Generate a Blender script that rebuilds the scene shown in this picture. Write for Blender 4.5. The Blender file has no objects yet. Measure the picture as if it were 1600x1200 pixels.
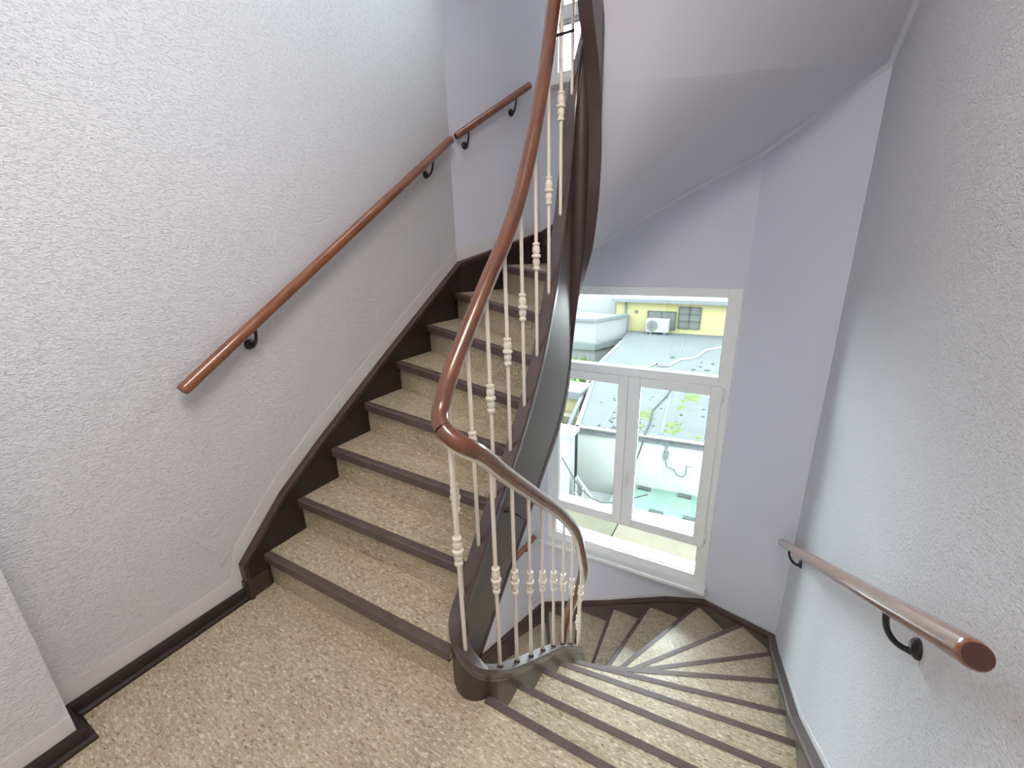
import bpy, math, random
from mathutils import Vector, Matrix
random.seed(7)
SC = bpy.context.scene
COL = SC.collection

# ------------------------------------------------------------------ camera
EYE = 1.55                                   # eye height above the landing
F_PX = 663.873
RT = Vector((0.87129174, 0.49005426, -0.02641081))
DN = Vector((0.12526136, -0.27409648, -0.95350968))
FW = Vector((-0.47451059, 0.82747685, -0.30020286))
cam_d = bpy.data.cameras.new('camera')
cam = bpy.data.objects.new('camera', cam_d)
COL.objects.link(cam)
cam_d.sensor_fit = 'HORIZONTAL'
cam_d.sensor_width = 36.0
cam_d.lens = 36.0 * F_PX / 1600.0
cam_d.clip_start = 0.02
cam_d.clip_end = 300
m = Matrix((( RT.x, -DN.x, -FW.x, 0.0), (RT.y, -DN.y, -FW.y, 0.0), (RT.z, -DN.z, -FW.z, EYE), (0, 0, 0, 1)))
cam.matrix_world = m
SC.camera = cam

# ------------------------------------------------------------------ world, lamps, exposure
SKY = 26.0
world = bpy.data.worlds.new('sky')
SC.world = world
world.use_nodes = True
wn = world.node_tree.nodes
wn['Background'].inputs[0].default_value = (0.86, 0.93, 1.0, 1)
wn['Background'].inputs[1].default_value = SKY

def area(name, loc, rot, sx, sy, power, col, portal=False, shape='RECTANGLE'):
    d = bpy.data.lights.new(name, 'AREA')
    d.shape = shape
    d.size = sx
    d.size_y = sy
    d.energy = power
    d.color = col
    o = bpy.data.objects.new(name, d)
    COL.objects.link(o)
    o.location = loc
    o.rotation_euler = rot
    if portal:
        d.cycles.is_portal = True
    return o
area('window_portal', (-0.8, 3.62, 0.0), (math.radians(-90), 0, 0), 1.5, 2.6, 1, (1, 1, 1), True)
area('window_portal', (-0.8, 3.62, 3.9), (math.radians(-90), 0, 0), 1.5, 2.6, 1, (1, 1, 1), True)
def aimed(name, loc, target, sx, sy, power, col):
    q = (Vector(target) - Vector(loc)).to_track_quat('-Z', 'Y')
    return area(name, loc, q.to_euler(), sx, sy, power, col)
area('landing_lamp', (0.0, 0.0, 3.36), (0, 0, 0), 1.1, 1.1, 50, (1.0, 0.92, 0.86), shape='DISK')
area('upper_stair_lamp', (-0.3, 1.9, 6.7), (0, 0, 0), 1.4, 1.4, 26, (0.95, 0.96, 1.0), shape='DISK')
area('lower_stair_fill', (-0.75, 0.3, -0.32), (0, 0, 0), 0.6, 0.6, 42, (1.0, 0.95, 0.90), shape='DISK')  # unseen fill light, added to brighten the lower flight

vs = SC.view_settings
vs.view_transform = 'Standard'
vs.look = 'None'
vs.gamma = 1.0
vs.use_curve_mapping = False
vs.exposure = 0.28
SC.display_settings.display_device = 'sRGB'
SC.cycles.use_denoising = True
SC.cycles.max_bounces = 10
SC.cycles.diffuse_bounces = 6
SC.cycles.transparent_max_bounces = 12
SC.cycles.caustics_reflective = False
SC.cycles.caustics_refractive = False
SC.cycles.sample_clamp_indirect = 6

# ------------------------------------------------------------------ materials
def mat(name, col, rough=0.5, spec=0.5, coat=0.0, coat_rough=0.15, metal=0.0):
    mm = bpy.data.materials.new(name)
    mm.use_nodes = True
    b = mm.node_tree.nodes['Principled BSDF']
    b.inputs['Base Color'].default_value = (*col, 1)
    b.inputs['Roughness'].default_value = rough
    b.inputs['Specular IOR Level'].default_value = spec
    b.inputs['Metallic'].default_value = metal
    b.inputs['Coat Weight'].default_value = coat
    b.inputs['Coat Roughness'].default_value = coat_rough
    return mm

class NT:
    def __init__(s, mm):
        s.t = mm.node_tree
        s.b = s.t.nodes['Principled BSDF']
    def n(s, kind, **kw):
        x = s.t.nodes.new(kind)
        for k, v in kw.items():
            setattr(x, k, v)
        return x
    def l(s, a, b):
        s.t.links.new(a, b)
    def noise(s, scale, detail=3, rough=0.5, stretch=(1, 1, 1), rot=(0, 0, 0), distortion=0.0):
        tc = s.n('ShaderNodeNewGeometry')
        mp = s.n('ShaderNodeMapping')
        mp.inputs['Scale'].default_value = stretch
        mp.inputs['Rotation'].default_value = rot
        s.l(tc.outputs['Position'], mp.inputs['Vector'])
        no = s.n('ShaderNodeTexNoise')
        no.inputs['Scale'].default_value = scale
        no.inputs['Detail'].default_value = detail
        no.inputs['Roughness'].default_value = rough
        no.inputs['Distortion'].default_value = distortion
        s.l(mp.outputs[0], no.inputs['Vector'])
        return no.outputs['Fac']
    def ramp(s, fac, stops, interp='LINEAR'):
        r = s.n('ShaderNodeValToRGB')
        r.color_ramp.interpolation = interp
        e = r.color_ramp.elements
        while len(e) > 1:
            e.remove(e[-1])
        e[0].position = stops[0][0]
        e[0].color = (*stops[0][1], 1)
        for p, c in stops[1:]:
            q = e.new(p)
            q.color = (*c, 1)
        s.l(fac, r.inputs[0])
        return r.outputs[0]
    def mix(s, fac, a, b, mode='MIX'):
        x = s.n('ShaderNodeMix')
        x.data_type = 'RGBA'
        x.blend_type = mode
        for v, i in ((fac, 0), (a, 6), (b, 7)):
            if isinstance(v, (int, float)):
                x.inputs[i].default_value = v
            elif isinstance(v, tuple):
                x.inputs[i].default_value = (*v, 1)
            else:
                s.l(v, x.inputs[i])
        return x.outputs[2]
    def bump(s, h, strength, dist):
        bp = s.n('ShaderNodeBump')
        bp.inputs['Strength'].default_value = strength
        bp.inputs['Distance'].default_value = dist
        s.l(h, bp.inputs['Height'])
        s.l(bp.outputs[0], s.b.inputs['Normal'])
    def color(s, c):
        s.l(c, s.b.inputs['Base Color'])

def plaster(name, col, strength, dist, scale=70):
    mm = mat(name, col, 0.75, 0.25)
    t = NT(mm)
    a = t.noise(scale, 3, 0.6, (1, 0.75, 1.5), distortion=1.1)
    r = t.ramp(a, [(0.34, (0, 0, 0)), (0.46, (0.7, 0.7, 0.7)), (0.56, (0.8, 0.8, 0.8)), (0.70, (1, 1, 1))])
    t.bump(r, strength, dist)
    big = t.noise(1.1, 2)
    t.color(t.mix(t.ramp(big, [(0.3, (0, 0, 0)), (0.7, (1, 1, 1))]), col, tuple(c * f for c, f in zip(col, (0.97, 0.965, 0.955)))))
    return mm

WALL = (0.70, 0.70, 0.735)
M_ROUGH = plaster('rough_plaster', WALL, 0.70, 0.0054, 92)
M_FINE = plaster('fine_plaster', (0.665, 0.672, 0.760), 0.25, 0.004, 110)
M_SMOOTH = mat('smooth_wall_paint', (0.69, 0.67, 0.64), 0.55, 0.3)
t = NT(M_SMOOTH); t.color(t.ramp(t.noise(9, 3), [(0.3, (0.635, 0.62, 0.615)), (0.7, (0.69, 0.68, 0.68))]))
M_SOFFIT = plaster('soffit_paint', (0.69, 0.695, 0.760), 0.15, 0.003, 140)

def lino(name):
    mm = mat(name, (0.4, 0.33, 0.22), 0.42, 0.85)
    t = NT(mm)
    base = t.ramp(t.noise(6, 3, 0.6, (1, 2.5, 1)), [(0.3, (0.39, 0.315, 0.205)), (0.7, (0.52, 0.435, 0.30))])
    fl = t.noise(42, 4, 0.7, (1, 2.4, 2.4), distortion=0.35)
    c = t.mix(t.ramp(fl, [(0.50, (0, 0, 0)), (0.66, (1, 1, 1))]), base, (0.74, 0.68, 0.55))
    fd = t.noise(46, 4, 0.7, (0.8, 2.4, 2.4), (0, 0, 0.3), 0.4)
    c = t.mix(t.ramp(fd, [(0.52, (0, 0, 0)), (0.68, (1, 1, 1))]), c, (0.24, 0.165, 0.09))
    fs = t.noise(75, 2, 0.5, (0.7, 1.8, 1.8))
    c = t.mix(t.ramp(fs, [(0.63, (0, 0, 0)), (0.70, (0.85, 0.85, 0.85))]), c, (0.13, 0.085, 0.05))
    t.color(c)
    rr = t.ramp(t.noise(3, 3), [(0.3, (0.30, 0.30, 0.30)), (0.7, (0.42, 0.42, 0.42))])
    t.l(rr, t.b.inputs['Roughness'])
    t.bump(fl, 0.05, 0.001)
    return mm
M_LINO = lino('speckled_linoleum')

def paint_brown(name, a, b, rough):
    mm = mat(name, a, rough, 0.45, 0.12, 0.25)
    t = NT(mm)
    t.color(t.ramp(t.noise(14, 4, 0.6, (1, 1, 1)), [(0.3, a), (0.75, b)]))
    t.bump(t.noise(40, 3), 0.06, 0.001)
    return mm
M_BROWN = paint_brown('dark_brown_paint', (0.046, 0.025, 0.022), (0.068, 0.039, 0.034), 0.42)
M_NOSE = paint_brown('brown_nosing', (0.095, 0.066, 0.060), (0.135, 0.098, 0.088), 0.40)
M_CAP = paint_brown('glossy_brown_cap_paint', (0.056, 0.032, 0.028), (0.078, 0.047, 0.041), 0.40)
M_CAP.node_tree.nodes['Principled BSDF'].inputs['Coat Weight'].default_value = 0.9
M_CAP.node_tree.nodes['Principled BSDF'].inputs['Coat Roughness'].default_value = 0.16
M_PANEL = paint_brown('brown_panel_painted_sheen', (0.088, 0.070, 0.060), (0.105, 0.086, 0.074), 0.33)  # brown paint with the bright wall's grey reflection put into the colour
M_BROWN_D = paint_brown('black_brown_paint_and_shade', (0.018, 0.011, 0.009), (0.030, 0.018, 0.015), 0.45)  # baseboard paint; on the upper wall string it stands for shade

def wood(name, a, b, c):
    mm = mat(name, a, 0.32, 0.5, 0.75, 0.10)
    t = NT(mm)
    g = t.noise(60, 4, 0.6, (1, 0.14, 0.14), distortion=0.4)
    t.color(t.ramp(g, [(0.28, a), (0.55, b), (0.8, c)]))
    return mm
M_WOOD = wood('varnished_redwood', (0.085, 0.026, 0.011), (0.155, 0.050, 0.019), (0.215, 0.080, 0.032))
M_WOOD2 = wood('varnished_brown_wood', (0.14, 0.042, 0.018), (0.24, 0.080, 0.031), (0.31, 0.115, 0.048))
M_ENDGRAIN = mat('dark_rail_end', (0.055, 0.02, 0.012), 0.4)
M_CREAM = mat('cream_metal_paint', (0.74, 0.67, 0.56), 0.38, 0.5)
t = NT(M_CREAM)
t.color(t.mix(t.ramp(t.noise(55, 2, 0.5, (1, 1, 0.35)), [(0.755, (0, 0, 0)), (0.77, (1, 1, 1))]), (0.75, 0.68, 0.57), (0.06, 0.04, 0.03)))
M_IRON = mat('black_iron', (0.012, 0.012, 0.012), 0.35, 0.5)
M_STEEL = mat('worn_bracket_steel', (0.30, 0.30, 0.29), 0.4, 0.5, metal=0.8)
M_PVC = mat('white_window_plastic', (0.80, 0.81, 0.80), 0.28, 0.5)
t = NT(M_PVC); t.color(t.ramp(t.noise(3, 2), [(0.3, (0.79, 0.80, 0.79)), (0.7, (0.82, 0.83, 0.82))]))
M_GASKET = mat('dark_gasket', (0.03, 0.03, 0.03), 0.6)

def glass(name):
    mm = bpy.data.materials.new(name)
    mm.use_nodes = True
    nt = mm.node_tree
    nt.nodes.clear()
    out = nt.nodes.new('ShaderNodeOutputMaterial')
    mx = nt.nodes.new('ShaderNodeMixShader')
    tr = nt.nodes.new('ShaderNodeBsdfTransparent')
    tr.inputs[0].default_value = (0.93, 0.97, 0.955, 1)
    gl = nt.nodes.new('ShaderNodeBsdfGlossy')
    gl.inputs['Roughness'].default_value = 0.02
    fr = nt.nodes.new('ShaderNodeFresnel')
    fr.inputs[0].default_value = 1.45
    nt.links.new(fr.outputs[0], mx.inputs[0])
    nt.links.new(tr.outputs[0], mx.inputs[1])
    nt.links.new(gl.outputs[0], mx.inputs[2])
    nt.links.new(mx.outputs[0], out.inputs[0])
    return mm
M_GLASS = glass('window_glass')

def stucco(name, col, var=0.93, scale=2.0, rough=0.9):
    col = tuple(c * 0.245 for c in col)  # outdoor colours darkened so the strong sky does not overexpose them
    mm = mat(name, col, rough, 0.02)
    t = NT(mm)
    t.color(t.ramp(t.noise(scale, 4, 0.6), [(0.3, tuple(c * var for c in col)), (0.7, col)]))
    return mm
M_XWHITE = stucco('outside_white_render', (0.50, 0.53, 0.48))
M_XYELLOW = stucco('outside_yellow_render', (0.44, 0.40, 0.20))
M_XROOF = stucco('grey_roof_felt', (0.128, 0.145, 0.146), 0.88, 0.6)
M_XGREEN = stucco('pale_green_roof', (0.19, 0.29, 0.235), 0.93, 0.8)
M_XTAN = stucco('tan_roof', (0.20, 0.18, 0.135), 0.88, 2.5)
M_XOLIVE = stucco('weathered_olive_roof', (0.16, 0.155, 0.11), 0.8, 2.5)
M_XGRASS = stucco('grass_green', (0.16, 0.25, 0.07), 0.6, 5)
M_XMOSS = stucco('moss_green', (0.13, 0.175, 0.06), 0.6, 8)
M_XMOSSD = stucco('dark_moss', (0.06, 0.075, 0.055), 0.6, 8)
M_XGREY = stucco('grey_sheet_metal', (0.17, 0.19, 0.19), 0.9, 2, 0.5)
M_XDARK = stucco('dark_grey_vent', (0.09, 0.115, 0.105), 0.9, 2)
M_XSHUT = stucco('grey_shutter', (0.15, 0.155, 0.145), 0.9, 3, 0.5)
M_XAC = stucco('white_appliance', (0.32, 0.33, 0.33), 0.97, 2, 0.4)
M_XTRIM = stucco('white_coping', (0.30, 0.31, 0.30), 0.95, 2)
M_XCABLE = stucco('grey_cable', (0.06, 0.065, 0.06), 0.9, 2)
M_XPIPE = stucco('white_hose', (0.36, 0.37, 0.36), 0.95, 2)
M_XSEAM = stucco('roof_seam_felt', (0.142, 0.16, 0.161), 0.9, 1.0)
M_XGROUND = stucco('pale_paving', (0.22, 0.22, 0.19), 0.85, 1.0)

# ------------------------------------------------------------------ mesh helpers
class MB:
    def __init__(s):
        s.v = []; s.f = []; s.sm = []
    def add(s, vs_, fs_, smooth=False):
        k = len(s.v)
        s.v += [tuple(p) for p in vs_]
        s.f += [tuple(i + k for i in f) for f in fs_]
        s.sm += [smooth] * len(fs_)
        return s
    def box(s, x0, x1, y0, y1, z0, z1):
        vs_ = [(x, y, z) for x in (x0, x1) for y in (y0, y1) for z in (z0, z1)]
        return s.add(vs_, [(0, 1, 3, 2), (4, 6, 7, 5), (0, 4, 5, 1), (2, 3, 7, 6), (0, 2, 6, 4), (1, 5, 7, 3)])
    def prism(s, poly, z0, z1):
        a = sum(poly[i][0] * poly[(i + 1) % len(poly)][1] - poly[(i + 1) % len(poly)][0] * poly[i][1] for i in range(len(poly)))
        if a < 0:
            poly = poly[::-1]
        n = len(poly)
        vs_ = [(p[0], p[1], z0) for p in poly] + [(p[0], p[1], z1) for p in poly]
        fs_ = [tuple(range(n - 1, -1, -1)), tuple(range(n, 2 * n))]
        fs_ += [(i, (i + 1) % n, n + (i + 1) % n, n + i) for i in range(n)]
        return s.add(vs_, fs_)
    def grid(s, rows, closed=False, cap=False, smooth=True):
        """rows: list of rings/lines of equal length"""
        n = len(rows[0]); k = len(s.v)
        s.v += [tuple(p) for r in rows for p in r]
        for i in range(len(rows) - 1):
            for j in range(n if closed else n - 1):
                j2 = (j + 1) % n
                s.f.append((k + i * n + j, k + i * n + j2, k + (i + 1) * n + j2, k + (i + 1) * n + j))
                s.sm.append(smooth)
        if cap:
            s.f.append(tuple(k + j for j in range(n - 1, -1, -1))); s.sm.append(False)
            e = k + (len(rows) - 1) * n
            s.f.append(tuple(e + j for j in range(n))); s.sm.append(False)
        return s
    def tube(s, pts, rad, seg=12, cap=True, ry=None):
        pts = [Vector(p) for p in pts]
        rads = rad if isinstance(rad, (list, tuple)) else [rad] * len(pts)
        rows = []
        up = Vector((0, 0, 1))
        prev = None
        for i, p in enumerate(pts):
            d = (pts[min(i + 1, len(pts) - 1)] - pts[max(i - 1, 0)]).normalized()
            if prev is None:
                a = up if abs(d.z) < 0.95 else Vector((1, 0, 0))
                u = d.cross(a).normalized()
            else:
                u = (prev - d * prev.dot(d)).normalized()
            prev = u
            w = u.cross(d)
            r = rads[i]
            rows.append([p + u * (r * math.cos(2 * math.pi * q / seg)) + w * (r * (ry or 1) * math.sin(2 * math.pi * q / seg)) for q in range(seg)])
        return s.grid(rows, True, cap)
    def lathe(s, c, prof, seg=14):
        rows = [[(c[0] + r * math.cos(2 * math.pi * q / seg), c[1] + r * math.sin(2 * math.pi * q / seg), c[2] + z) for q in range(seg)] for r, z in prof]
        return s.grid(rows, True, True)
    def build(s, name, material, parent=None, mats=None):
        off = Vector((0, 0, 0))
        if parent is not None:
            p = parent
            while p is not None:
                off += p.location
                p = p.parent
        me = bpy.data.meshes.new(name)
        me.from_pydata([(v[0] - off.x, v[1] - off.y, v[2] - off.z) for v in s.v], [], s.f)
        me.polygons.foreach_set('use_smooth', s.sm)
        me.materials.append(material)
        me.update()
        import bmesh
        bm = bmesh.new(); bm.from_mesh(me)
        bmesh.ops.recalc_face_normals(bm, faces=bm.faces)
        for e in bm.edges:
            if len(e.link_faces) == 2 and e.calc_face_angle(0) > 0.55:
                e.smooth = False
        bm.to_mesh(me); bm.free()
        o = bpy.data.objects.new(name, me)
        COL.objects.link(o)
        if parent is not None:
            o.parent = parent
        return o

def tag(o, label, cat, group=None, kind=None):
    o['label'] = label
    o['category'] = cat
    if group: o['group'] = group
    if kind: o['kind'] = kind
    return o
def thing(name, loc, label, cat, group=None):
    o = bpy.data.objects.new(name, None)
    COL.objects.link(o)
    o.location = loc
    o.empty_display_size = 0.05
    return tag(o, label, cat, group)
def struct(name, mb, material, parent=None):
    o = mb.build(name, material, parent)
    o['kind'] = 'structure'
    return o
def struct_empty(name, loc):
    o = bpy.data.objects.new(name, None)
    COL.objects.link(o)
    o.location = loc
    o.empty_display_size = 0.05
    o['kind'] = 'structure'
    return o
def bevel(o, w, seg=2):
    md = o.modifiers.new('bevel', 'BEVEL')
    md.width = w; md.segments = seg; md.limit_method = 'ANGLE'; md.angle_limit = math.radians(40)
    return o

def pchip(xs, ys):
    n = len(xs)
    h = [xs[i + 1] - xs[i] for i in range(n - 1)]
    d = [(ys[i + 1] - ys[i]) / h[i] for i in range(n - 1)]
    mm = [d[0]] + [0.0] * (n - 2) + [d[-1]]
    for i in range(1, n - 1):
        if d[i - 1] * d[i] > 0:
            w1 = 2 * h[i] + h[i - 1]; w2 = h[i] + 2 * h[i - 1]
            mm[i] = (w1 + w2) / (w1 / d[i - 1] + w2 / d[i])
    def f(x):
        i = 0
        while i < n - 2 and x > xs[i + 1]:
            i += 1
        u = (x - xs[i]) / h[i]
        if u < 0 or u > 1:
            return ys[i] + d[i] * (x - xs[i])
        return ((1 + 2 * u) * (1 - u) ** 2 * ys[i] + u * (1 - u) ** 2 * h[i] * mm[i] + u * u * (3 - 2 * u) * ys[i + 1] + u * u * (u - 1) * h[i] * mm[i + 1])
    return f
def lerp_fn(xs, ys):
    def f(x):
        i = 0
        while i < len(xs) - 2 and x > xs[i + 1]:
            i += 1
        return ys[i] + (ys[i + 1] - ys[i]) * (x - xs[i]) / (xs[i + 1] - xs[i])
    return f

# ------------------------------------------------------------------ dimensions of the stairwell
R = 0.18                 # riser
HF = 21 * R              # storey height
XL, XR = -1.945, 0.425
YN = -1.35               # wall behind the camera
XNL = -1.80              # projecting wall on the near left
YRET = 0.145
CL = (XL, 2.63); FL = (-1.60, 3.33); FRT = (-0.065, 3.33); CR = (XR, 2.95)
WALLPOLY = [(XL, -0.3), CL, FL, FRT, CR, (XR, -0.3)]
ZB, ZT = -HF - 0.1, 7.0

def seglen(poly):
    s = [0.0]
    for a, b in zip(poly, poly[1:]):
        s.append(s[-1] + math.hypot(b[0] - a[0], b[1] - a[1]))
    return s
def inset(poly, d):
    """offset an open polyline towards the stairwell (right-hand side of travel), mitred"""
    out = []
    for i, p in enumerate(poly):
        ns = []
        for a, b in ((i - 1, i), (i, i + 1)):
            if a >= 0 and b < len(poly):
                dx, dy = poly[b][0] - poly[a][0], poly[b][1] - poly[a][1]
                L = math.hypot(dx, dy)
                ns.append((dy / L, -dx / L))
        nx = sum(q[0] for q in ns); ny = sum(q[1] for q in ns)
        L = math.hypot(nx, ny)
        nx /= L; ny /= L
        c = nx * ns[0][0] + ny * ns[0][1]
        out.append((p[0] + nx * d / c, p[1] + ny * d / c))
    return out
WS = seglen(WALLPOLY)
def wall_at(s, d=0.0):
    poly = inset(WALLPOLY, d) if d else WALLPOLY
    i = 0
    while i < len(WS) - 2 and s > WS[i + 1]:
        i += 1
    u = (s - WS[i]) / (WS[i + 1] - WS[i])
    return (poly[i][0] + (poly[i + 1][0] - poly[i][0]) * u, poly[i][1] + (poly[i + 1][1] - poly[i][1]) * u)
def wall_hit(a, b, d=0.0):
    """where the line a->b (beyond b) meets the wall polyline inset by d: (s, point)"""
    poly = inset(WALLPOLY, d) if d else WALLPOLY
    best = None
    rx, ry = b[0] - a[0], b[1] - a[1]
    for i in range(len(poly) - 1):
        p, q = poly[i], poly[i + 1]
        sx, sy = q[0] - p[0], q[1] - p[1]
        den = rx * sy - ry * sx
        if abs(den) < 1e-9: continue
        tt = ((p[0] - a[0]) * sy - (p[1] - a[1]) * sx) / den
        u = ((p[0] - a[0]) * ry - (p[1] - a[1]) * rx) / den
        if -1e-6 <= u <= 1 + 1e-6 and tt > 0.05:
            if best is None or tt < best[0]:
                best = (tt, WS[i] + u * (WS[i + 1] - WS[i]), (a[0] + rx * tt, a[1] + ry * tt))
    return best[1], best[2]

# nosing lines m = 1..21 (inner point, a second point towards the wall)
NOSE = {1: ((-.80, .886), (-1.9, .886)), 2: ((-.80, 1.095), (-1.9, 1.101)), 3: ((-.80, 1.285), (-1.9, 1.34)),
        4: ((-.80, 1.44), (-1.9, 1.60)), 5: ((-.80, 1.562), (-1.9, 1.89)), 6: ((-.80, 1.647), (-1.9, 2.20)),
        7: ((-.80, 1.74), (-1.9, 2.53)), 8: ((-.80, 1.835), (-1.80, 2.98)), 9: ((-.80, 1.893), (-1.545, 3.29)),
        10: ((-.80, 1.932), (-1.18, 3.28)), 11: ((-.797, 1.97), (-.85, 3.30)), 12: ((-.776, 2.0), (-.52, 3.30)),
        13: ((-.748, 2.013), (-.137, 3.295)), 14: ((-.712, 2.006), (.187, 3.06)), 15: ((-.682, 1.975), (.367, 2.72)),
        16: ((-.66, 1.91), (.393, 2.362)), 17: ((-.68, 1.775), (.40, 2.017)), 18: ((-.67, 1.595), (.40, 1.729)),
        19: ((-.67, 1.387), (.40, 1.452)), 20: ((-.67, 1.15), (.40, 1.185)), 21: ((-.67, .931), (.40, .928))}
ST = 0.030              # thickness of the wall strings
OUT = {k: wall_hit(a, b, ST - 0.004) for k, (a, b) in NOSE.items()}
OUTW = {k: wall_hit(a, b, 0.0)[0] for k, (a, b) in NOSE.items()}

# ------------------------------------------------------------------ the helical path of the inner string
XC, RC, Y0, Y1 = -0.74, 0.06, 0.965, 1.95
ARC = math.pi * RC
LS = Y1 - Y0
P = 2 * LS + 2 * ARC
def path(s):
    """plan point and outward normal at arclength s (0 = front of the near turn, increasing upstairs)"""
    s = s % P
    if s < ARC / 2:
        a = -math.pi / 2 - s / RC
        return (XC + RC * math.cos(a), Y0 + RC * math.sin(a)), (math.cos(a), math.sin(a))
    s -= ARC / 2
    if s < LS:
        return (XC - RC, Y0 + s), (-1, 0)
    s -= LS
    if s < ARC:
        a = math.pi - s / RC
        return (XC + RC * math.cos(a), Y1 + RC * math.sin(a)), (math.cos(a), math.sin(a))
    s -= ARC
    if s < LS:
        return (XC + RC, Y1 - s), (1, 0)
    s -= LS
    a = -s / RC
    return (XC + RC * math.cos(a), Y0 + RC * math.sin(a)), (math.cos(a), math.sin(a))
def sl(y): return ARC / 2 + (y - Y0)
def sr(y): return ARC / 2 + LS + ARC + (Y1 - y)
def periodic(k):
    k = sorted(k)
    xs, ys = [], []
    for n in (-2, -1, 0, 1):
        for a, b in k:
            xs.append(a + n * P); ys.append(b + n * HF)
    return pchip(xs, ys)
z_top = periodic([(0, .215), (sl(1.107), .489), (sl(1.233), .625), (sl(1.37), .77), (sl(1.497), .923), (sl(1.625), 1.113), (sl(1.748), 1.37), (sl(1.863), 1.70),
                  (sr(1.929), 2.982), (sr(1.786), 3.149), (sr(1.66), 3.279), (sr(1.536), 3.39), (sr(1.418), 3.484), (sr(1.288), 3.586), (sr(1.164), 3.686), (sr(1.036), 3.798)])
z_bot = periodic([(0, -.16), (sl(1.071), .033), (sl(1.317), .251), (sl(1.60), .50), (sl(1.84), .716), (sl(1.90), .80), (ARC / 2 + LS + .05, 1.10),
                  (ARC / 2 + LS + .10, 1.40), (ARC / 2 + LS + .15, 1.75), (sr(1.95), 2.02), (sr(1.90), 2.22), (sr(1.82), 2.36), (sr(1.70), 2.60), (sr(1.5), 2.86), (sr(1.25), 3.12), (sr(1.0), 3.40)])
z_rail = periodic([(0, 1.035), (.084, 1.10), (.127, 1.170), (.222, 1.282), (.356, 1.431), (.598, 1.707), (.819, 2.146),
                   (P - 1.048, 3.682), (P - .989, 3.829), (P - .777, 4.101), (P - .501, 4.363), (P - .253, 4.592), (P - .09, 4.75)])
BAL_S = [0.0, .115, sl(1.107), sl(1.233), sl(1.37), sl(1.497), sl(1.625), sl(1.748), sl(1.863), 1.10, 1.195, sr(1.929), sr(1.786), sr(1.66), sr(1.536), sr(1.418), sr(1.288), sr(1.164), sr(1.036)]

# ------------------------------------------------------------------ room shell
def wall_slab(a, b, z0, z1, th=0.2):
    dx, dy = b[0] - a[0], b[1] - a[1]
    L = math.hypot(dx, dy)
    nx, ny = -dy / L * th, dx / L * th
    return [a, b, (b[0] + nx, b[1] + ny), (a[0] + nx, a[1] + ny)]
struct('wall_left', MB().prism(wall_slab((XL, YRET - .02), CL, 0, 0), ZB, ZT), M_ROUGH)
struct('wall_near_left', MB().prism([(XNL, YN), (XNL, YRET), (XL - .2, YRET), (XL - .2, YN)], ZB, ZT), M_ROUGH)
struct('wall_far_left', MB().prism(wall_slab(CL, FL, 0, 0), ZB, ZT), M_FINE)
struct('wall_far_right', MB().prism(wall_slab(FRT, CR, 0, 0), ZB, ZT), M_FINE)
struct('wall_right', MB().prism(wall_slab(CR, (XR, YN), 0, 0), ZB, ZT), M_ROUGH)
struct('wall_near', MB().box(XNL - .3, XR + .2, YN - .2, YN, ZB, ZT), M_ROUGH)
WX0, WX1 = -1.545, -0.078
W1 = (-1.235, 1.262)
W2 = (2.685, 5.15)
mb = MB()
for z0, z1 in ((ZB, W1[0]), (W1[1], W2[0]), (W2[1], ZT)):
    mb.box(FL[0] - .06, FRT[0] + .05, 3.33, 3.62, z0, z1)
for z0, z1 in (W1, W2):
    mb.box(FL[0] - .06, WX0, 3.33, 3.62, z0, z1)
    mb.box(WX1, FRT[0] + .05, 3.33, 3.62, z0, z1)
struct('wall_far', mb, M_FINE)
struct('ceiling', MB().box(XL - .2, XR + .2, YN - .2, 3.7, ZT, ZT + .2), M_FINE)
def landing(name, z, material, under=None):
    poly = [(XNL - .16, YN), (XR + .02, YN), (XR + .02, .925), (-.70, .925), (-.78, .912), (XL - .02, .912), (XL - .02, YRET - .1), (XNL - .16, YRET - .1)]
    return struct(name, MB().prism(poly, z - .03, z), material)
landing('floor', 0.0, M_LINO)
landing('floor_upper_landing', HF, M_LINO)
struct('ceiling_landing', MB().box(XL - .02, XR + .02, YN, .905, HF - .25, HF - .03), M_FINE)
struct('ceiling_lower_landing', MB().box(XL - .02, XR + .02, YN, .905, -.25, -.03), M_FINE)
struct('floor_lower_landing', MB().box(XL - .1, XR + .1, YN, 3.4, -HF - .2, -HF), M_LINO)

# ------------------------------------------------------------------ sweeping of profiles along the wall
def sweep_wall(pts, prof, mb, z_of=None):
    """pts: list of (s, z) along WALLPOLY; prof: list of (inset, dz) closed ring"""
    rows = []
    for s, z in pts:
        rows.append([(*wall_at(s, max(d, 1e-5)), z + dz) for d, dz in prof])
    return mb.grid(rows, True, True, smooth=False)
def s_left(y): return y - WALLPOLY[0][1]
def s_right(y): return WS[-1] - (y - WALLPOLY[-1][1])
def s_far(x): return WS[2] + (x - FL[0])
STR_TOP = lerp_fn([s_left(.79), s_left(1.036), s_left(1.28), s_left(1.823), WS[1], WS[2], s_far(-.892), s_far(-.372), WS[3], WS[4], s_right(2.69), s_right(1.875), s_right(1.42), s_right(.86)],
                  [.20, .438, .612, .969, 1.480, 1.690, 2.037, 2.318, 2.425, 2.655, 2.765, 3.216, 3.548, 3.93])
STR_S = [s_left(.79), s_left(.9), s_left(1.036), s_left(1.28), s_left(1.55), s_left(1.823), s_left(2.2), WS[1], (WS[1] + WS[2]) / 2, WS[2], s_far(-1.25), s_far(-.892), s_far(-.372), WS[3], (WS[3] + WS[4]) / 2, WS[4], s_right(2.69), s_right(2.3), s_right(1.875), s_right(1.42), s_right(1.15), s_right(.86)]
M_OF_S = lerp_fn([OUTW[k] for k in sorted(OUTW)], sorted(OUTW))
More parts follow.
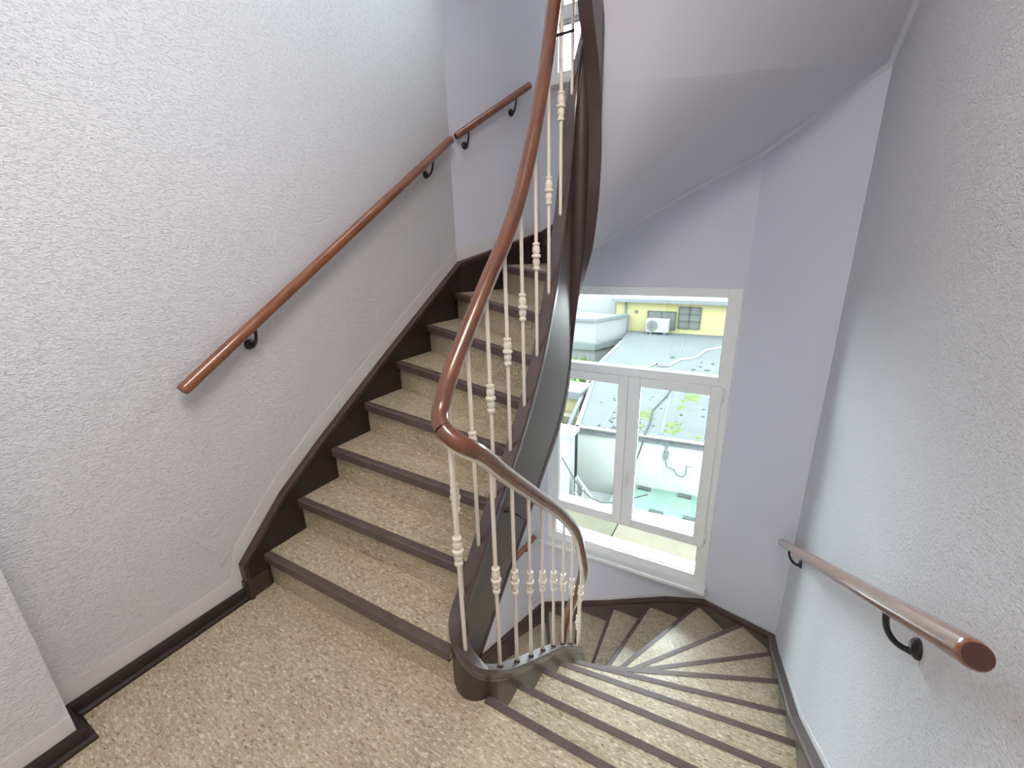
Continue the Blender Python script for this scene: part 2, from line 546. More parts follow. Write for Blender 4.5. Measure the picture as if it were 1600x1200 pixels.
def wall_string(parent, dz):
    d = MB()
    rows = []
    for s in STR_S:
        z = STR_TOP(s) + dz
        zl = max(dz - .02 if s < s_left(1.5) else -99, dz + max(.2, M_OF_S(s)) * R - .26)
        zl = min(zl, z - .1)
        rows.append([(*wall_at(s, q), zz) for q, zz in ((1e-4, z - .002), (ST, z - .002), (ST, zl), (1e-4, zl))])
    d.grid(rows, True, True, smooth=False)
    o = d.build('wall_string', M_BROWN_D if dz > -1 else M_PANEL, parent)  # upper string's shade and lower string's sheen are set by colour
    c = MB()
    prof = [(1e-4, 0), (.036, 0), (.044, -.006), (.046, -.016), (.044, -.026), (.038, -.030), (.038, -.040), (.034, -.046), (.030, -.050), (.02, -.03), (1e-4, -.02)]
    sweep_wall([(s, STR_TOP(s) + dz) for s in STR_S], prof, c)
    c.build('string_cap', M_BROWN, o)
    # upright end of the cap beside the first step
    return o

# ------------------------------------------------------------------ steps
def shifted(k, d):
    """nosing line k moved d metres up the stairs, as (inner, outer) plan points"""
    a, b = NOSE[k][0], OUT[k][1]
    dx, dy = b[0] - a[0], b[1] - a[1]
    L = math.hypot(dx, dy)
    # upstairs normal: right-hand of (inner->outer) on the left flight
    nx, ny = dy / L, -dx / L
    if k <= 3 and ny < 0: nx, ny = -nx, -ny
    ref = NOSE[min(k + 1, 21)][1] if k < 21 else (.4, .5)
    if (ref[0] - b[0]) * nx + (ref[1] - b[1]) * ny < 0: nx, ny = -nx, -ny
    return clamp_in((a[0] + nx * d, a[1] + ny * d)), (b[0] + nx * d, b[1] + ny * d)
def clamp_in(p):
    """keep the inner end of a step inside the thickness of the inner string"""
    yc = min(max(p[1], Y0), Y1)
    dx, dy = p[0] - XC, p[1] - yc
    d = math.hypot(dx, dy)
    if d < RC - .004:
        if d < 1e-6: dx, dy, d = -1, 0, 1
        return (XC + dx / d * (RC - .002), yc + dy / d * (RC - .002))
    return p
IN_WALL = inset(WALLPOLY, ST - 0.004)
def staircase(name, base, label):
    st = thing(name, (-1.4, 1.0, base), label, 'staircase', 'flights of stairs')
    for k in range(1, 22):
        z = base + k * R
        if k < 21:
            ai, ao = NOSE[k][0], OUT[k][1]
            bi, bo = shifted(k + 1, .028)
            poly = [ai, ao]
            for c in range(1, 5):
                if OUT[k][0] < WS[c] < OUT[k + 1][0]:
                    poly.append(IN_WALL[c])
            poly += [bo, bi]
            tr = MB().prism(poly, z - .034, z).build('tread', M_LINO, st)
        else:
            tr = st
        # nosing: brown angle strip along the front edge
        f_i, f_o = shifted(k, -.004)
        g_i, g_o = shifted(k, .030)
        h_i, h_o = shifted(k, .012)
        prof_i = [(g_i, z - .0005), (g_i, z + .0025), (shifted(k, .002)[0], z + .0025), (f_i, z - .004), (f_i, z - .042), (h_i, z - .046), (h_i, z - .01)]
        prof_o = [(g_o, z - .0005), (g_o, z + .0025), (shifted(k, .002)[1], z + .0025), (f_o, z - .004), (f_o, z - .042), (h_o, z - .046), (h_o, z - .01)]
        MB().grid([[(p[0], p[1], zz) for p, zz in prof_i], [(p[0], p[1], zz) for p, zz in prof_o]], True, True, smooth=False).build('nosing', M_NOSE, tr)
        r0i, r0o = shifted(k, .016)
        r1i, r1o = shifted(k, .028)
        MB().prism([r0i, r0o, r1o, r1i], z - R, z - .034).build('riser', M_LINO, st)
    wall_string(st, base)
    # plastered underside between the inner string and the walls
    rows = []
    n = 90
    s0, s1 = sl(1.0), sr(1.02)
    ks = sorted(OUTW)
    out_of_m = lerp_fn([0] + ks, [2 * OUTW[1] - OUTW[2]] + [OUTW[k] for k in ks])
    svals = [s0 + (s1 - s0) * i / n for i in range(n + 1)]
    pairs = []
    for s in svals:
        mm_ = min(21.2, max(0.4, (z_top(s) - .11) / R))
        pairs.append((s, out_of_m(mm_), mm_ * R - .27))
    cs = [(WS[i]) for i in range(1, 5)]
    full = []
    for i, pr in enumerate(pairs):
        if i:
            q = pairs[i - 1]
            for c in cs:
                if q[1] < c < pr[1]:
                    u = (c - q[1]) / (pr[1] - q[1])
                    full.append(tuple(q[j] + (pr[j] - q[j]) * u for j in range(3)))
        full.append(pr)
    for s, so, zo in full:
        (x, y), nn = path(s)
        xi, yi = x + nn[0] * .018, y + nn[1] * .018
        zi = max(z_bot(s) + .03, (z_top(s) - .11) - .41)
        xo, yo = wall_at(so)
        row = []
        for j in range(9):
            u = j / 8
            v = u * u * (3 - 2 * u) * .35 + u * .65
            row.append((xi + (xo - xi) * u, yi + (yo - yi) * u, base + zi + (zo - zi) * v))
        rows.append(row)
    mb = MB().grid(rows)
    top = [[(p[0], p[1], p[2] + .02) for p in r] for r in rows]
    mb.grid(top)
    mb.build('soffit', M_SOFFIT, st)
    # plaster bead where the underside meets the wall
    c = MB()
    sweep_wall([(so, base + zo) for s, so, zo in full if so > 0.5], [(1e-4, .012), (.020, .008), (.020, -.006), (1e-4, -.022)], c)
    c.build('soffit_bead', M_SOFFIT, st)
    return st
up = staircase('staircase', 0.0, 'flight of speckled beige steps climbing beside the left wall')
down = staircase('staircase', -HF, 'winding flight of speckled beige steps going down past the large window')

# ------------------------------------------------------------------ inner string (helical ribbon)
def frange(a, b, n): return [a + (b - a) * i / n for i in range(n + 1)]
S_LO, S_HI = -2.25, 2.55
ss = thing('stair_string', (XC, Y0 - RC, 0), 'curved dark brown inner string winding around the narrow stairwell', 'stair string')
N = 420
def ribbon(prof_fn, name, parent, material, smooth=True, a=S_LO, b=S_HI):
    rows = []
    for s in frange(a, b, max(8, int(N * (b - a) / (S_HI - S_LO)))):
        (x, y), nn = path(s)
        e = .01
        k = math.sqrt(1 + min(6.0, (z_top(s + e) - z_top(s - e)) / (2 * e)) ** 2)
        rows.append([(x + nn[0] * o, y + nn[1] * o, z) for o, z in prof_fn(z_top(s), max(z_bot(s), z_top(s) - 1.15), k)])
    return MB().grid(rows, True, True, smooth).build(name, material, parent)
TH = .024
def body_prof(zt, zb, k): return [(-TH, zt - .02), (TH, zt - .02), (TH, zb), (-TH, zb)]
Q = ARC / 2 + .01
SPL = [S_LO, -P + Q, -P + ARC / 2 + LS - .02, -P + ARC / 2 + LS + ARC + .02, -Q, Q, ARC / 2 + LS - .02, ARC / 2 + LS + ARC + .02, P - Q, S_HI]
for i in range(9):
    turn = i % 2 == 0
    ribbon(body_prof, 'drum' if turn else 'panel', ss, M_BROWN if turn else M_PANEL, True, SPL[i], SPL[i + 1])
def cap_prof(zt, zb, k):
    d = k
    return [(-.026, zt), (.026, zt), (.030, zt - .005 * d), (.031, zt - .014 * d), (.029, zt - .022 * d), (.0255, zt - .024 * d), (.0265, zt - .031 * d), (.0245, zt - .036 * d), (.018, zt - .036 * d),
            (-.018, zt - .036 * d), (-.0245, zt - .036 * d), (-.0265, zt - .031 * d), (-.0255, zt - .024 * d), (-.029, zt - .022 * d), (-.031, zt - .014 * d), (-.030, zt - .005 * d)]
ribbon(cap_prof, 'top_moulding', ss, M_CAP, True)
def bead_prof(zt, zb, k):
    return [(-.0265, zb + .018 * k), (.0265, zb + .018 * k), (.028, zb + .010 * k), (.0265, zb - .001), (-.0265, zb - .001), (-.028, zb + .010 * k)]
ribbon(bead_prof, 'bottom_moulding', ss, M_BROWN, True)

# ------------------------------------------------------------------ banister: rail, balusters, braces
bn = thing('banister', (XC, Y0 - RC, 0), 'reddish wooden handrail on slim cream balusters winding around the stairwell', 'banister')
def rail_pts(a, b, n, dz=0.0):
    return [(path(s)[0][0], path(s)[0][1], z_rail(s) + dz) for s in frange(a, b, n)]
CUTS = [S_LO, -1.5, -1.02, -.55, -.28, .02, .95, 1.5, S_HI]
for a, b in zip(CUTS, CUTS[1:]):
    n = max(8, int((b - a) / .012))
    MB().tube(rail_pts(a + .0006, b - .0006, n), .027, 18, True).build('rail', M_WOOD, bn)
# thin flat bar under the rail
rows = []
for s in frange(S_LO, S_HI, 360):
    (x, y), nn = path(s)
    e = .01
    k = math.sqrt(1 + ((z_rail(s + e) - z_rail(s - e)) / (2 * e)) ** 2)
    zz = z_rail(s) - .026 * k
    rows.append([(x + nn[0] * o, y + nn[1] * o, zz + q * k) for o, q in ((-.011, .004), (.011, .004), (.011, -.006), (-.011, -.006))])
MB().grid(rows, True, True, False).build('rail_strip', M_CREAM, bn)
collar_me = None
def node_prof():
    return [(q[0] * 1.14, q[1] * 1.08) for q in [(.0068, -.050), (.0125, -.048), (.0125, -.040), (.0095, -.036), (.0125, -.026), (.0135, -.018), (.0105, -.008), (.0105, -.006), (.0160, -.004), (.0170, 0), (.0160, .005),
            (.0105, .008), (.0140, .018), (.0135, .028), (.0100, .038), (.0130, .041), (.0130, .048), (.0068, .050)]]
first = True
for per in (-1, 0):
    for bs in BAL_S:
        s = bs + per * P
        (x, y), nn = path(s)
        zf = z_top(s) + .001
        zr = z_rail(s) - .024
        rr = random.Random(round(s * 1000))
        x += rr.uniform(-.002, .002)
        mb = MB()
        r = .0072
        mb.lathe((x, y, 0), [(.003, zf - .012), (.0062, zf - .008), (r, zf), (r, zf + .1), (r, (zf + zr) / 2), (r, zr), (r * .9, zr + .012)], 12)
        b = mb.build('baluster', M_CREAM, bn)
        zc = zf + .41
        if collar_me is None:
            c = MB().lathe((x, y, zc), node_prof(), 16).build('collar', M_CREAM, b)
            for v in c.data.vertices:
                v.co = v.co - (Vector((x, y, zc)) - bn.location)
            collar_me = c.data
            c.location = Vector((x, y, zc)) - bn.location
        else:
            c = bpy.data.objects.new('collar', collar_me)
            COL.objects.link(c)
            c.parent = b
            c.location = Vector((x, y, zc)) - bn.location
        if bs > 1.2 or per == -1 and bs > 1.0:
            MB().lathe((x, y, 0), [(.0125, zf - .014), (.0125, zf + .002), (.010, zf + .008), (.0075, zf + .012)], 12).build('foot', M_BROWN, b)
for (xa, ya, za, xb, ya2, zb_) in ((-.776, 1.275, .548, -.684, 1.290, .520), (-.80, 1.775, 2.32, -.704, 1.76, 2.315)):
    br = MB().tube([(xa, ya, za), ((xa + xb) / 2, (ya + ya2) / 2, (za + zb_) / 2), (xb, ya2, zb_)], .005, 10).build('brace', M_IRON, bn)
    o = MB()
    o.tube([(xa + .001, ya, za), (xa + .010, ya, za)], [.014, .011], 14)
    o.build('rosette', M_IRON, br)

# ------------------------------------------------------------------ wall handrails
def wall_rail(name, a, b, label, brackets, wall_n, dist, material, rad=.0225, cut=None):
    """a->b: axis ends; wall_n: unit plan vector from wall to rail; dist: axis to wall; brackets: fractions"""
    a = Vector(a); b = Vector(b)
    h = thing(name, tuple(a), label, 'handrail', 'wall handrails')
    d = (b - a).normalized()
    u0 = d.cross(Vector((0, 0, 1))).normalized(); w0 = u0.cross(d)
    rows = []
    seg = 18
    L = (b - a).length
    stations = [(0, .86), (.006, .97), (.014, 1.0)] + [(L * i / 6, 1.0) for i in range(1, 6)] + [(L - .014, 1.0), (L - .006, .97), (L, .86)]
    for t_, f in stations:
        c = a + d * t_
        rows.append([c + u0 * (rad * f * math.cos(2 * math.pi * q / seg)) + w0 * (rad * f * 1.04 * math.sin(2 * math.pi * q / seg)) for q in range(seg)])
    o = MB().grid(rows, True, True).build('rail', material, h)
    for c, s_ in ((a, -1), (b, 1)):
        MB().tube([c + d * (s_ * .0005), c - d * (s_ * .0015)], rad * .85, seg).build('end_cap', M_ENDGRAIN, o)
    nv = Vector((wall_n[0], wall_n[1], 0))
    for fr in brackets:
        c = a + (b - a) * fr
        w = c - nv * dist
        foot = w + Vector((0, 0, -.095))
        pts = []
        for i in range(11):
            q = i / 10
            ang = q * math.pi / 2
            pts.append(foot + nv * (.012 + (dist - .012) * math.sin(ang)) + Vector((0, 0, -.012 + (.095 - .010) * (1 - math.cos(ang)))))
        pts.append(c + Vector((0, 0, -.016)))
        br = MB().tube(pts, [.0085] + [.0068] * 9 + [.008, .010], 10).build('bracket', M_IRON, h)
        MB().tube([foot - nv * .0005, foot + nv * .006, foot + nv * .012, foot + nv * .016], [.024, .024, .018, .010], 16).build('wall_plate', M_IRON, br)
    return h
wall_rail('handrail', (-1.875, .722, 1.068), (-1.875, 2.56, 2.258), 'long brown wooden handrail rising along the rough left wall', (.175, .885), (1, 0), .07, M_WOOD2, .0235)
nl = (0.897, -0.442)
wall_rail('handrail', (-1.877, 2.612, 2.283), (-1.601, 3.169, 2.675), 'short brown wooden handrail on the far left wall before the upper window', (.16, .80), nl, .07, M_WOOD2, .0225)
wall_rail('handrail', (.355, .752, .955), (.355, 2.95, -.362), 'worn brown wooden handrail sloping down the right wall', (.83, .155), (-1, 0), .07, M_WOOD2, .0225)
wall_rail('handrail', (-1.877, 2.612, 2.283 - 3.82), (-1.601, 3.169, 2.675 - 3.82), 'short reddish handrail low on the wall behind the balusters, left of the large window', (.3, .85), nl, .07, M_WOOD2, .0225)

# ------------------------------------------------------------------ baseboards and smooth plaster bands
def base_run(name, pts):
    """pts: plan polyline on the wall face, room on the right-hand side of travel"""
    mb = MB()
    for prof in ([(0, .0), (.020, .0), (.020, .052), (.016, .060), (0, .060)], [(.018, 0), (.034, 0), (.034, .012), (.028, .020), (.018, .022)]):
        rows = [[] for _ in pts]
        for d, z in prof:
            q = inset(pts, d) if d else pts
            for i, p in enumerate(q):
                rows[i].append((p[0], p[1], z))
        mb.grid(rows, True, True, smooth=False)
    return struct(name, mb, M_BROWN_D)
base_run('baseboard_left', [(XNL, YN), (XNL, YRET), (XL, YRET), (XL, .80)])
base_run('baseboard_right', [(XR, .87), (XR, YN)])
def band(name, pts, z0s, z1s, th=.0025):
    mb = MB()
    q = inset(pts, th)
    rows = []
    for p, r, a, b in zip(pts, q, z0s, z1s):
        rows.append([(p[0], p[1], a), (r[0], r[1], a), (r[0], r[1], b), (p[0], p[1], b)])
    mb.grid(rows, True, True, smooth=False)
    return struct(name, mb, M_SMOOTH)
band('trim_1', [(XNL, YN), (XNL, YRET + .0001)], [.05] * 2, [.125] * 2)
band('trim_2', [(XL, YRET), (XL, .735), (XL, .79)], [.05] * 3, [.13, .135, .285])
def band_s(name, sv, dz, h=.065, th=.0025):
    mb = MB()
    rows = []
    for s in sv:
        z = STR_TOP(s) + dz
        a, b = wall_at(s), wall_at(s, th)
        rows.append([(*a, z - .02), (*b, z - .02), (*b, z + h), (*a, z + h)])
    mb.grid(rows, True, True, smooth=False)
    return struct(name, mb, M_SMOOTH)
LEFT_S = [s for s in STR_S if s <= WS[2] + .001]
RIGHT_S = [s for s in STR_S if s >= WS[3] - .001]
band_s('trim_3', LEFT_S, 0.0, .085)
band_s('trim_4', RIGHT_S, -HF, .03)
band_s('trim_5', [s for s in STR_S if WS[1] - .001 <= s <= WS[3] + .001], -HF, .04)
# upright face of the string end and its cap beside the landing
for base in (0.0,):
    o = MB()
    o.box(XL, XL + .034, .775, .885, base, base + .10)
    o.prism([(XL, .782), (XL + .046, .782), (XL + .046, .800), (XL, .800)], base, base + .195)
    o.build('string_foot', M_BROWN, up)

# ------------------------------------------------------------------ windows
def frame_ring(x0, x1, z0, z1, w, y0, y1, wb=None, wt=None):
    wb = wb or w; wt = wt or w
    mb = MB()
    mb.box(x0, x0 + w, y0, y1, z0, z1)
    mb.box(x1 - w, x1, y0, y1, z0, z1)
    mb.box(x0 + w, x1 - w, y0, y1, z0, z0 + wb)
    mb.box(x0 + w, x1 - w, y0, y1, z1 - wt, z1)
    return mb
def pane(x0, x1, z0, z1, y, parent):
    MB().box(x0 - .004, x1 + .004, y, y + .006, z0 - .004, z1 + .004).build('pane', M_GLASS, parent)
    g = frame_ring(x0 - .0005, x1 + .0005, z0 - .0005, z1 + .0005, .0035, y - .003, y + .001)
    g.build('gasket', M_GASKET, parent)
def window(name, dz, low, high):
    w = struct_empty(name, (-.8, 3.36, low))
    yf0, yf1 = 3.335, 3.405
    f = MB()
    f.box(WX0, -1.456, yf0, yf1, low, high)
    f.box(-.166, WX1, yf0, yf1, low, high)
    f.box(-1.456, -.166, yf0, yf1, low, -1.148 + dz)
    f.box(-1.456, -.166, yf0, yf1, 1.196 + dz, high)
    f.box(-1.456, -.166, yf0, yf1, .545 + dz, .620 + dz)
    f.box(-1.456, -.166, yf0 + .01, yf1, -.86 + dz, -.82 + dz)
    fo = bevel(f.build('frame', M_PVC, w), .003)
    pane(-1.456, -.166, .620 + dz, 1.196 + dz, 3.365, w)
    pane(-1.456, -.166, -1.148 + dz, -.86 + dz, 3.365, w)
    for x0, x1, gx0, gx1 in ((-1.500, -.8165, -1.420, -.896), (-.8145, -.125, -.722, -.205)):
        z0, z1 = -.848 + dz, .552 + dz
        gz0, gz1 = -.765 + dz, .478 + dz
        s = MB()
        y0, y1 = 3.318, 3.385
        s.box(x0, gx0, y0, y1, z0, z1); s.box(gx1, x1, y0, y1, z0, z1)
        s.box(gx0, gx1, y0, y1, z0, gz0); s.box(gx0, gx1, y0, y1, gz1, z1)
        so = bevel(s.build('sash', M_PVC, w), .004)
        pane(gx0, gx1, gz0, gz1, 3.345, so)
    h = MB()
    h.box(-.800, -.772, 3.312, 3.319, -.42 + dz, -.30 + dz)
    h.tube([(-.786, 3.318, -.335 + dz), (-.786, 3.285, -.335 + dz), (-.786, 3.280, -.345 + dz), (-.786, 3.280, -.44 + dz)], .009, 10)
    h.build('handle', M_PVC, w)
    for zz in (.44, -.80):
        MB().tube([(-.118, 3.322, zz + dz), (-.118, 3.322, zz + .10 + dz)], .009, 10).build('hinge', M_PVC, w)
    return w
window('window_1', 0.0, *W1)
window('window_2', W2[0] - W1[0] + .0, *W2)
def sill(name, z):
    mb = MB().box(-1.590, -.066, 3.235, 3.34, z - .032, z)
    return bevel(struct(name, mb, M_PVC), .006)
sill('trim_6', W1[0] + .012)
sill('trim_7', W2[0] + .012)

# ------------------------------------------------------------------ outside
def annex():
    t = thing('annex_building', (-1, 10, -7), 'low white annex with a wide grey felt roof outside the window', 'building')
    poly = [(-3.60, 9.66), (3.2, 10.35), (3.2, 23.74), (-5.9, 23.4), (-5.45, 20.5), (-5.10, 16.0)]
    MB().prism(poly, -7.5, -2.99).build('wall', M_XWHITE, t)
    big = [(-3.66, 9.58), (3.2, 10.26), (3.2, 23.74), (-5.9, 23.4), (-5.53, 20.5), (-5.18, 16.0)]
    MB().prism(big, -3.0, -2.855).build('roof', M_XROOF, t)
    e = MB()
    for a, b in ((big[0], big[1]), (big[5], big[0]), (big[4], big[5])):
        dx, dy = b[0] - a[0], b[1] - a[1]
        L = math.hypot(dx, dy); nx, ny = -dy / L * .11, dx / L * .11
        e.prism([a, b, (b[0] + nx, b[1] + ny), (a[0] + nx, a[1] + ny)], -2.93, -2.83)
    e.build('coping', M_XTRIM, t)
    sm = MB()
    for x0, y0, x1, y1 in ((-3.0, 9.9, -4.3, 22.5), (-1.6, 10.1, -2.9, 22.5), (-.2, 10.2, -1.2, 22.5)):
        d = Vector((x1 - x0, y1 - y0, 0)).normalized(); nn = Vector((-d.y, d.x, 0)) * .04
        sm.add([(x0 - nn.x, y0 - nn.y, -2.848), (x0 + nn.x, y0 + nn.y, -2.848), (x1 + nn.x, y1 + nn.y, -2.848), (x1 - nn.x, y1 - nn.y, -2.848)], [(0, 1, 2, 3)])
    sm.build('roof_seam', M_XSEAM, t)
    # conduit and junction box on the front wall
    y = 9.83
    c = MB()
    c.tube([(-1.42, y, -2.95), (-1.42, y, -3.18)], .02, 8)
    c.box(-1.47, -1.37, y - .04, y + .06, -3.36, -3.18)
    c.tube([(-1.42, y, -3.36), (-1.37, y - .03, -3.55), (-1.20, y, -3.60), (-1.12, y - .02, -3.72), (-1.0, y, -3.76), (-.93, y, -3.66), (-.93, y, -3.44), (-.80, y, -3.44)], .018, 8)
    c.build('conduit', M_XGREY, t)
annex()
def moss(name, material, spots, label):
    mb = MB()
    for cx, cy, n, sp, rmin, rmax in spots:
        for _ in range(n):
            x = cx + random.gauss(0, sp); y = max(9.95, cy + random.gauss(0, sp * 2.0)); r = random.uniform(rmin, rmax)
            seg = 7
            ring = [(x + r * random.uniform(.7, 1.2) * math.cos(q * 2 * math.pi / seg), y + 1.5 * r * random.uniform(.7, 1.2) * math.sin(q * 2 * math.pi / seg), -2.857) for q in range(seg)]
            mb.add(ring + [(x, y, -2.857 + r * .35)], [(q, (q + 1) % seg, seg) for q in range(seg)], True)
    o = mb.build(name, material)
    tag(o, label, 'moss', kind='stuff')
moss('moss', M_XMOSS, [(-2.30, 11.1, 26, .13, .03, .11), (-1.40, 10.7, 12, .12, .05, .12), (-1.46, 13.4, 12, .16, .05, .14), (-.80, 10.3, 2, .05, .06, .12), (-1.45, 12.2, 2, .05, .08, .13)], 'bright green moss cushions growing on the grey roof')
moss('moss', M_XMOSSD, [(-2.75, 10.6, 30, .2, .02, .07), (-2.2, 10.4, 12, .2, .02, .07), (-3.3, 11.0, 5, .3, .03, .06), (-1.2, 11.5, 8, .3, .02, .06), (-2.3, 12.6, 6, .2, .03, .08), (-1.4, 17, 6, .5, .06, .14)], 'dark dried moss specks scattered over the grey roof')
tag(MB().tube([(-3.6, 15.9, -2.83), (-3.29, 16.04, -2.83), (-3.05, 16.9, -2.83), (-2.88, 16.3, -2.83), (-2.6, 16.6, -2.83), (-2.35, 17.7, -2.83), (-2.07, 18.0, -2.83), (-1.85, 18.3, -2.83), (-1.6, 19.9, -2.83), (-1.08, 20.65, -2.83)], .05, 8).build('hose', M_XPIPE), 'white hose lying across the grey roof', 'hose')
tag(MB().tube([(-1.95, 15.5, -2.80), (-2.0, 13.0, -2.83), (-2.12, 11.6, -2.83), (-1.99, 10.6, -2.83), (-1.93, 9.80, -2.80), (-2.0, 9.70, -3.2), (-2.12, 9.6, -3.7), (-2.25, 9.5, -4.2)], .018, 6).build('cable', M_XCABLE), 'thin dark cable hanging over the front edge of the grey roof', 'cable')
tag(MB().tube([(-2.5, 5.0, -.5), (-2.12, 5.0, -1.2), (-1.98, 5.0, -1.42), (-1.82, 5.0, -1.66), (-1.66, 5.0, -1.76), (-1.5, 5.0, -1.80), (-1.3, 5.0, -1.74), (-.9, 5.0, -1.5)], .008, 6).build('cable', M_XCABLE), 'slack dark cable hanging close outside the left sash', 'cable')
def ac():
    t = thing('air_conditioner', (-4.3, 23, -2.855), 'white outdoor air conditioning unit standing at the far end of the grey roof', 'air conditioner')
    y0, y1 = 22.75, 23.15
    bevel(MB().box(-4.85, -3.72, y0, y1, -2.74, -2.05).build('casing', M_XAC, t), .03)
    MB().tube([(-4.53, y0 - .015, -2.40), (-4.53, y0 + .01, -2.40)], .28, 24).build('fan_grille', M_XSHUT, t)
    MB().tube([(-4.53, y0 - .03, -2.40), (-4.53, y0 - .012, -2.40)], .08, 16).build('fan_hub', M_XDARK, t)
    for x in (-4.65, -3.95):
        MB().box(x, x + .12, y0, y1, -2.86, -2.73).build('foot', M_XDARK, t)
ac()
def yellow():
    t = thing('yellow_building', (-3, 24, -3), 'yellow rendered building at the back of the grey roof', 'building')
    y = 23.76
    MB().box(-6.75, 4, y, y + 4, -4.5, -1.25).build('wall', M_XYELLOW, t)
    MB().box(-6.86, 4, y - .5, y + 4.4, -1.30, -1.12).build('eave', M_XGREY, t)
    MB().prism([(-6.88, y - .45), (4, y - .45), (4, y + 4.4), (-6.88, y + 4.4)], -1.12, -.98).build('roof', M_XTRIM, t)
    for x0, x1, z0, z1, nx, nz in ((-4.98, -3.55, -2.70, -1.78, 2, 1), (-3.40, -2.35, -2.60, -1.50, 2, 3)):
        f = MB().box(x0, x1, y - .05, y + .05, z0, z1).build('window', M_XSHUT, t)
        b = MB()
        for i in range(nx + 1):
            x = x0 + (x1 - x0) * i / nx
            b.box(x - .025, x + .025, y - .08, y - .03, z0, z1)
        for i in range(nz + 1):
            z = z0 + (z1 - z0) * i / nz
            b.box(x0, x1, y - .08, y - .03, z - .025, z + .025)
        b.build('window_bars', M_XDARK, f)
    MB().tube([(-6.2, y - .08, -1.3), (-6.2, y - .08, -3.1)], .06, 10).build('downpipe', M_XGREY, t)
    p = MB().tube([(-5.62, y - .06, -1.85), (-5.62, y + .02, -1.85)], .09, 12).build('vent', M_XSHUT, t)
yellow()
def left_bld():
    t = thing('white_building', (-8, 20, -4), 'white building with a low parapet beyond the lawn, far left outside', 'building')
    poly = [(-11.5, 20.6), (-6.95, 20.9), (-6.0, 23.2), (-6.0, 23.7), (-11.5, 23.7)]
    MB().prism(poly, -5, -2.02).build('wall', M_XTRIM, t)
    out = [(-11.5, 20.45), (-6.9, 20.75), (-5.93, 23.0), (-6.05, 23.5), (-7.05, 21.1), (-11.5, 20.85)]
    MB().prism(out, -2.04, -1.90).build('parapet_cap', M_XGREY, t)
    low = [(-11.5, 20.2), (-6.85, 20.55), (-5.96, 22.9), (-6.1, 23.3), (-6.95, 20.85), (-11.5, 20.5)]
    MB().prism(low, -3.45, -3.15).build('ledge', M_XGREY, t)
    MB().box(-14, -6.9, 24.2, 28, -5, 0.6).build('upper_wall', M_XTRIM, t)
left_bld()
# lawn and clutter left of the annex
g = MB()
for i in range(420):
    x = random.uniform(-9.5, -5.65); y = random.uniform(13.5, 20.3)
    if x > -5.2 - (y - 13.5) * .08: continue
    h = random.uniform(.15, .4); w = random.uniform(.05, .14); a = random.uniform(0, 3.14)
    dx, dy = w * math.cos(a), w * math.sin(a)
    g.add([(x - dx, y - dy, -4.0), (x + dx, y + dy, -4.0), (x + random.uniform(-.1, .1), y, -4.0 + h)], [(0, 1, 2)])
g.box(-10, -5.62, 13.2, 20.2, -4.2, -3.98)
tag(g.build('lawn', M_XGRASS), 'strip of bright green grass beside the grey roof', 'grass', kind='stuff')
t_ = thing('yellow_shed', (-4.6, 12.4, -4), 'small yellow block with a grey flat top beside the annex', 'shed')
MB().box(-5.4, -4.52, 12.2, 13.0, -5, -3.0).build('wall', M_XYELLOW, t_)
MB().box(-5.5, -4.42, 12.0, 13.1, -3.02, -2.78).build('roof', M_XGREY, t_)
t_ = thing('flat_roof', (-5, 10, -3.4), 'pale flat roof just left of the annex gutter', 'roof')
MB().prism([(-8, 9.2), (-4.25, 9.2), (-4.95, 12.0), (-8, 12.6)], -3.6, -3.45).build('roof_slab', M_XTRIM, t_)
MB().prism([(-8, 9.4), (-4.55, 9.4), (-5.2, 12.0), (-8, 12.4)], -7, -3.6).build('wall', M_XWHITE, t_)
MB().tube([(-3.80, 9.3, -2.98), (-5.3, 16.0, -2.98)], .07, 8).build('gutter', M_XGREY, t_)
t_ = thing('green_roof', (-1, 9, -5), 'lower pale green flat roof in front of the white annex wall', 'roof')
MB().prism([(-2.45, 8.45), (3.0, 8.9), (3.0, 10.3), (-2.45, 9.75)], -4.4, -4.235).build('roof_slab', M_XGREEN, t_)
MB().prism([(-2.45, 7.9), (3.0, 8.35), (3.0, 8.92), (-2.45, 8.47)], -7, -4.20).build('front_wall', M_XTAN, t_)
MB().prism([(-2.50, 8.33), (3.0, 8.78), (3.0, 8.98), (-2.50, 8.53)], -4.22, -4.13).build('coping', M_XTRIM, t_)
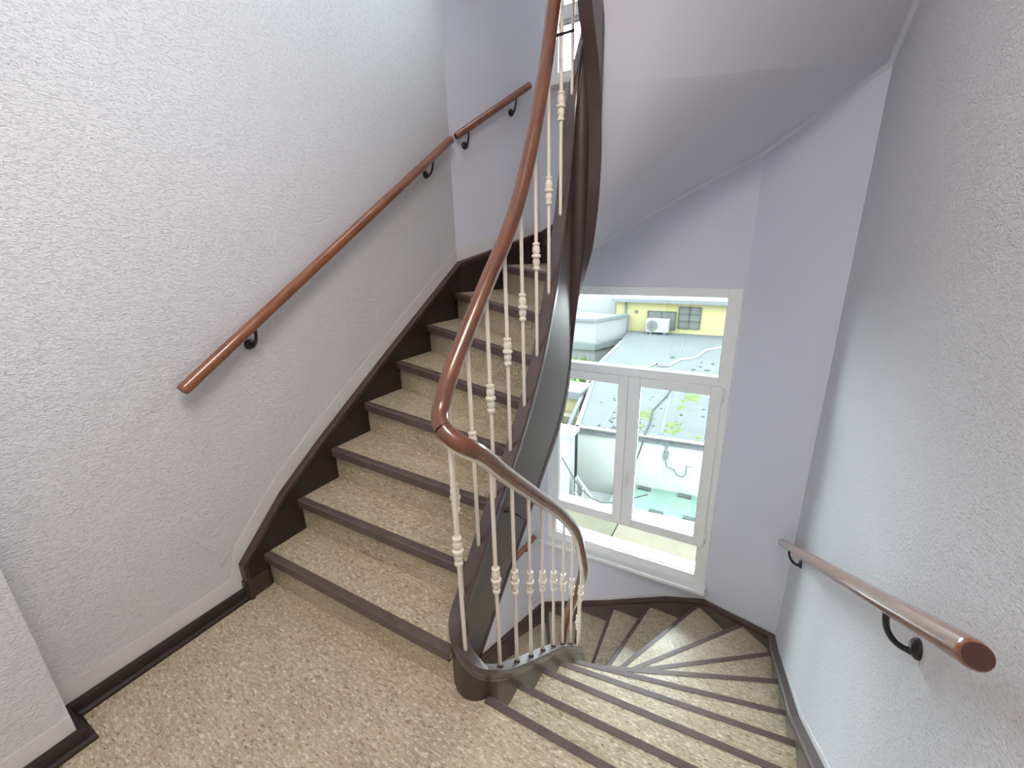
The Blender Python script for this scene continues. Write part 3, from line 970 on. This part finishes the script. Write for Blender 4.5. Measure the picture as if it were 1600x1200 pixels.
MB().prism([(-3.3, 8.4), (-2.46, 8.4), (-2.46, 9.6), (-3.3, 9.5)], -4.7, -4.55).build('pale_slab', M_XTRIM, t_)  # also put in to bounce light onto the annex wall
for x, y in ((-1.98, 9.62), (-1.05, 9.70), (-1.52, 8.72), (-.80, 8.80)):
    h_ = MB().box(x, x + .30, y, y + .13, -4.24, -4.19).build('roof_vent', M_XDARK, t_)
t_ = thing('tan_roof', (-1, 5, -4), 'tan flat roof close below the window', 'roof')
MB().box(-1.40, 1.6, 3.75, 5.75, -2.7, -2.5).build('roof_slab', M_XTAN, t_)
MB().box(-3.2, -1.42, 3.75, 5.75, -2.72, -2.51).build('old_roof_slab', M_XOLIVE, t_)
MB().box(-3.2, 1.6, 5.75, 5.95, -2.75, -2.44).build('coping', M_XTRIM, t_)
MB().box(-3.1, 1.6, 3.9, 5.7, -8, -2.7).build('wall', M_XWHITE, t_)
t_ = thing('fence', (-2.6, 7.2, -4), 'white tube railing left of the annex wall', 'railing')
for k in range(2):
    MB().tube([(-3.05, 8.17 - .5 * k * .2, -3.41 - .35 * k), (-2.3, 7.6 - .5 * k * .2, -3.7 - .35 * k)], .03, 8).build('rail', M_XTRIM, t_)
for k in range(4):
    u = .43 + .57 * k / 3
    MB().tube([(-3.6 + 1.3 * u, 8.55 - u, -4.6 - .5 * u), (-3.6 + 1.3 * u, 8.55 - u, -3.2 - .5 * u)], .03, 8).build('post', M_XTRIM, t_)
struct('ground', MB().box(-40, 40, 3.7, 60, -8.2, -7.5), M_XGROUND)
t_ = thing('white_shed', (-4, 8.5, -7), 'plain white block with a flat top at the left edge of the window view', 'shed')
MB().box(-6, -3.16, 8.0, 8.3, -7.5, -2.36).build('wall', M_XTRIM, t_)
MB().box(-6.1, -3.08, 7.92, 8.38, -2.37, -2.27).build('roof', M_XTRIM, t_)
t_ = thing('outbuilding', (-3.2, 10.5, -7), 'narrow beige wall with a dark opening in the gap beside the white annex', 'outbuilding')
MB().box(-5.0, -4.06, 11.2, 11.5, -7.5, -3.3).build('wall', M_XTAN, t_)
MB().box(-4.7, -4.12, 11.14, 11.22, -4.5, -3.6).build('opening', M_XDARK, t_)
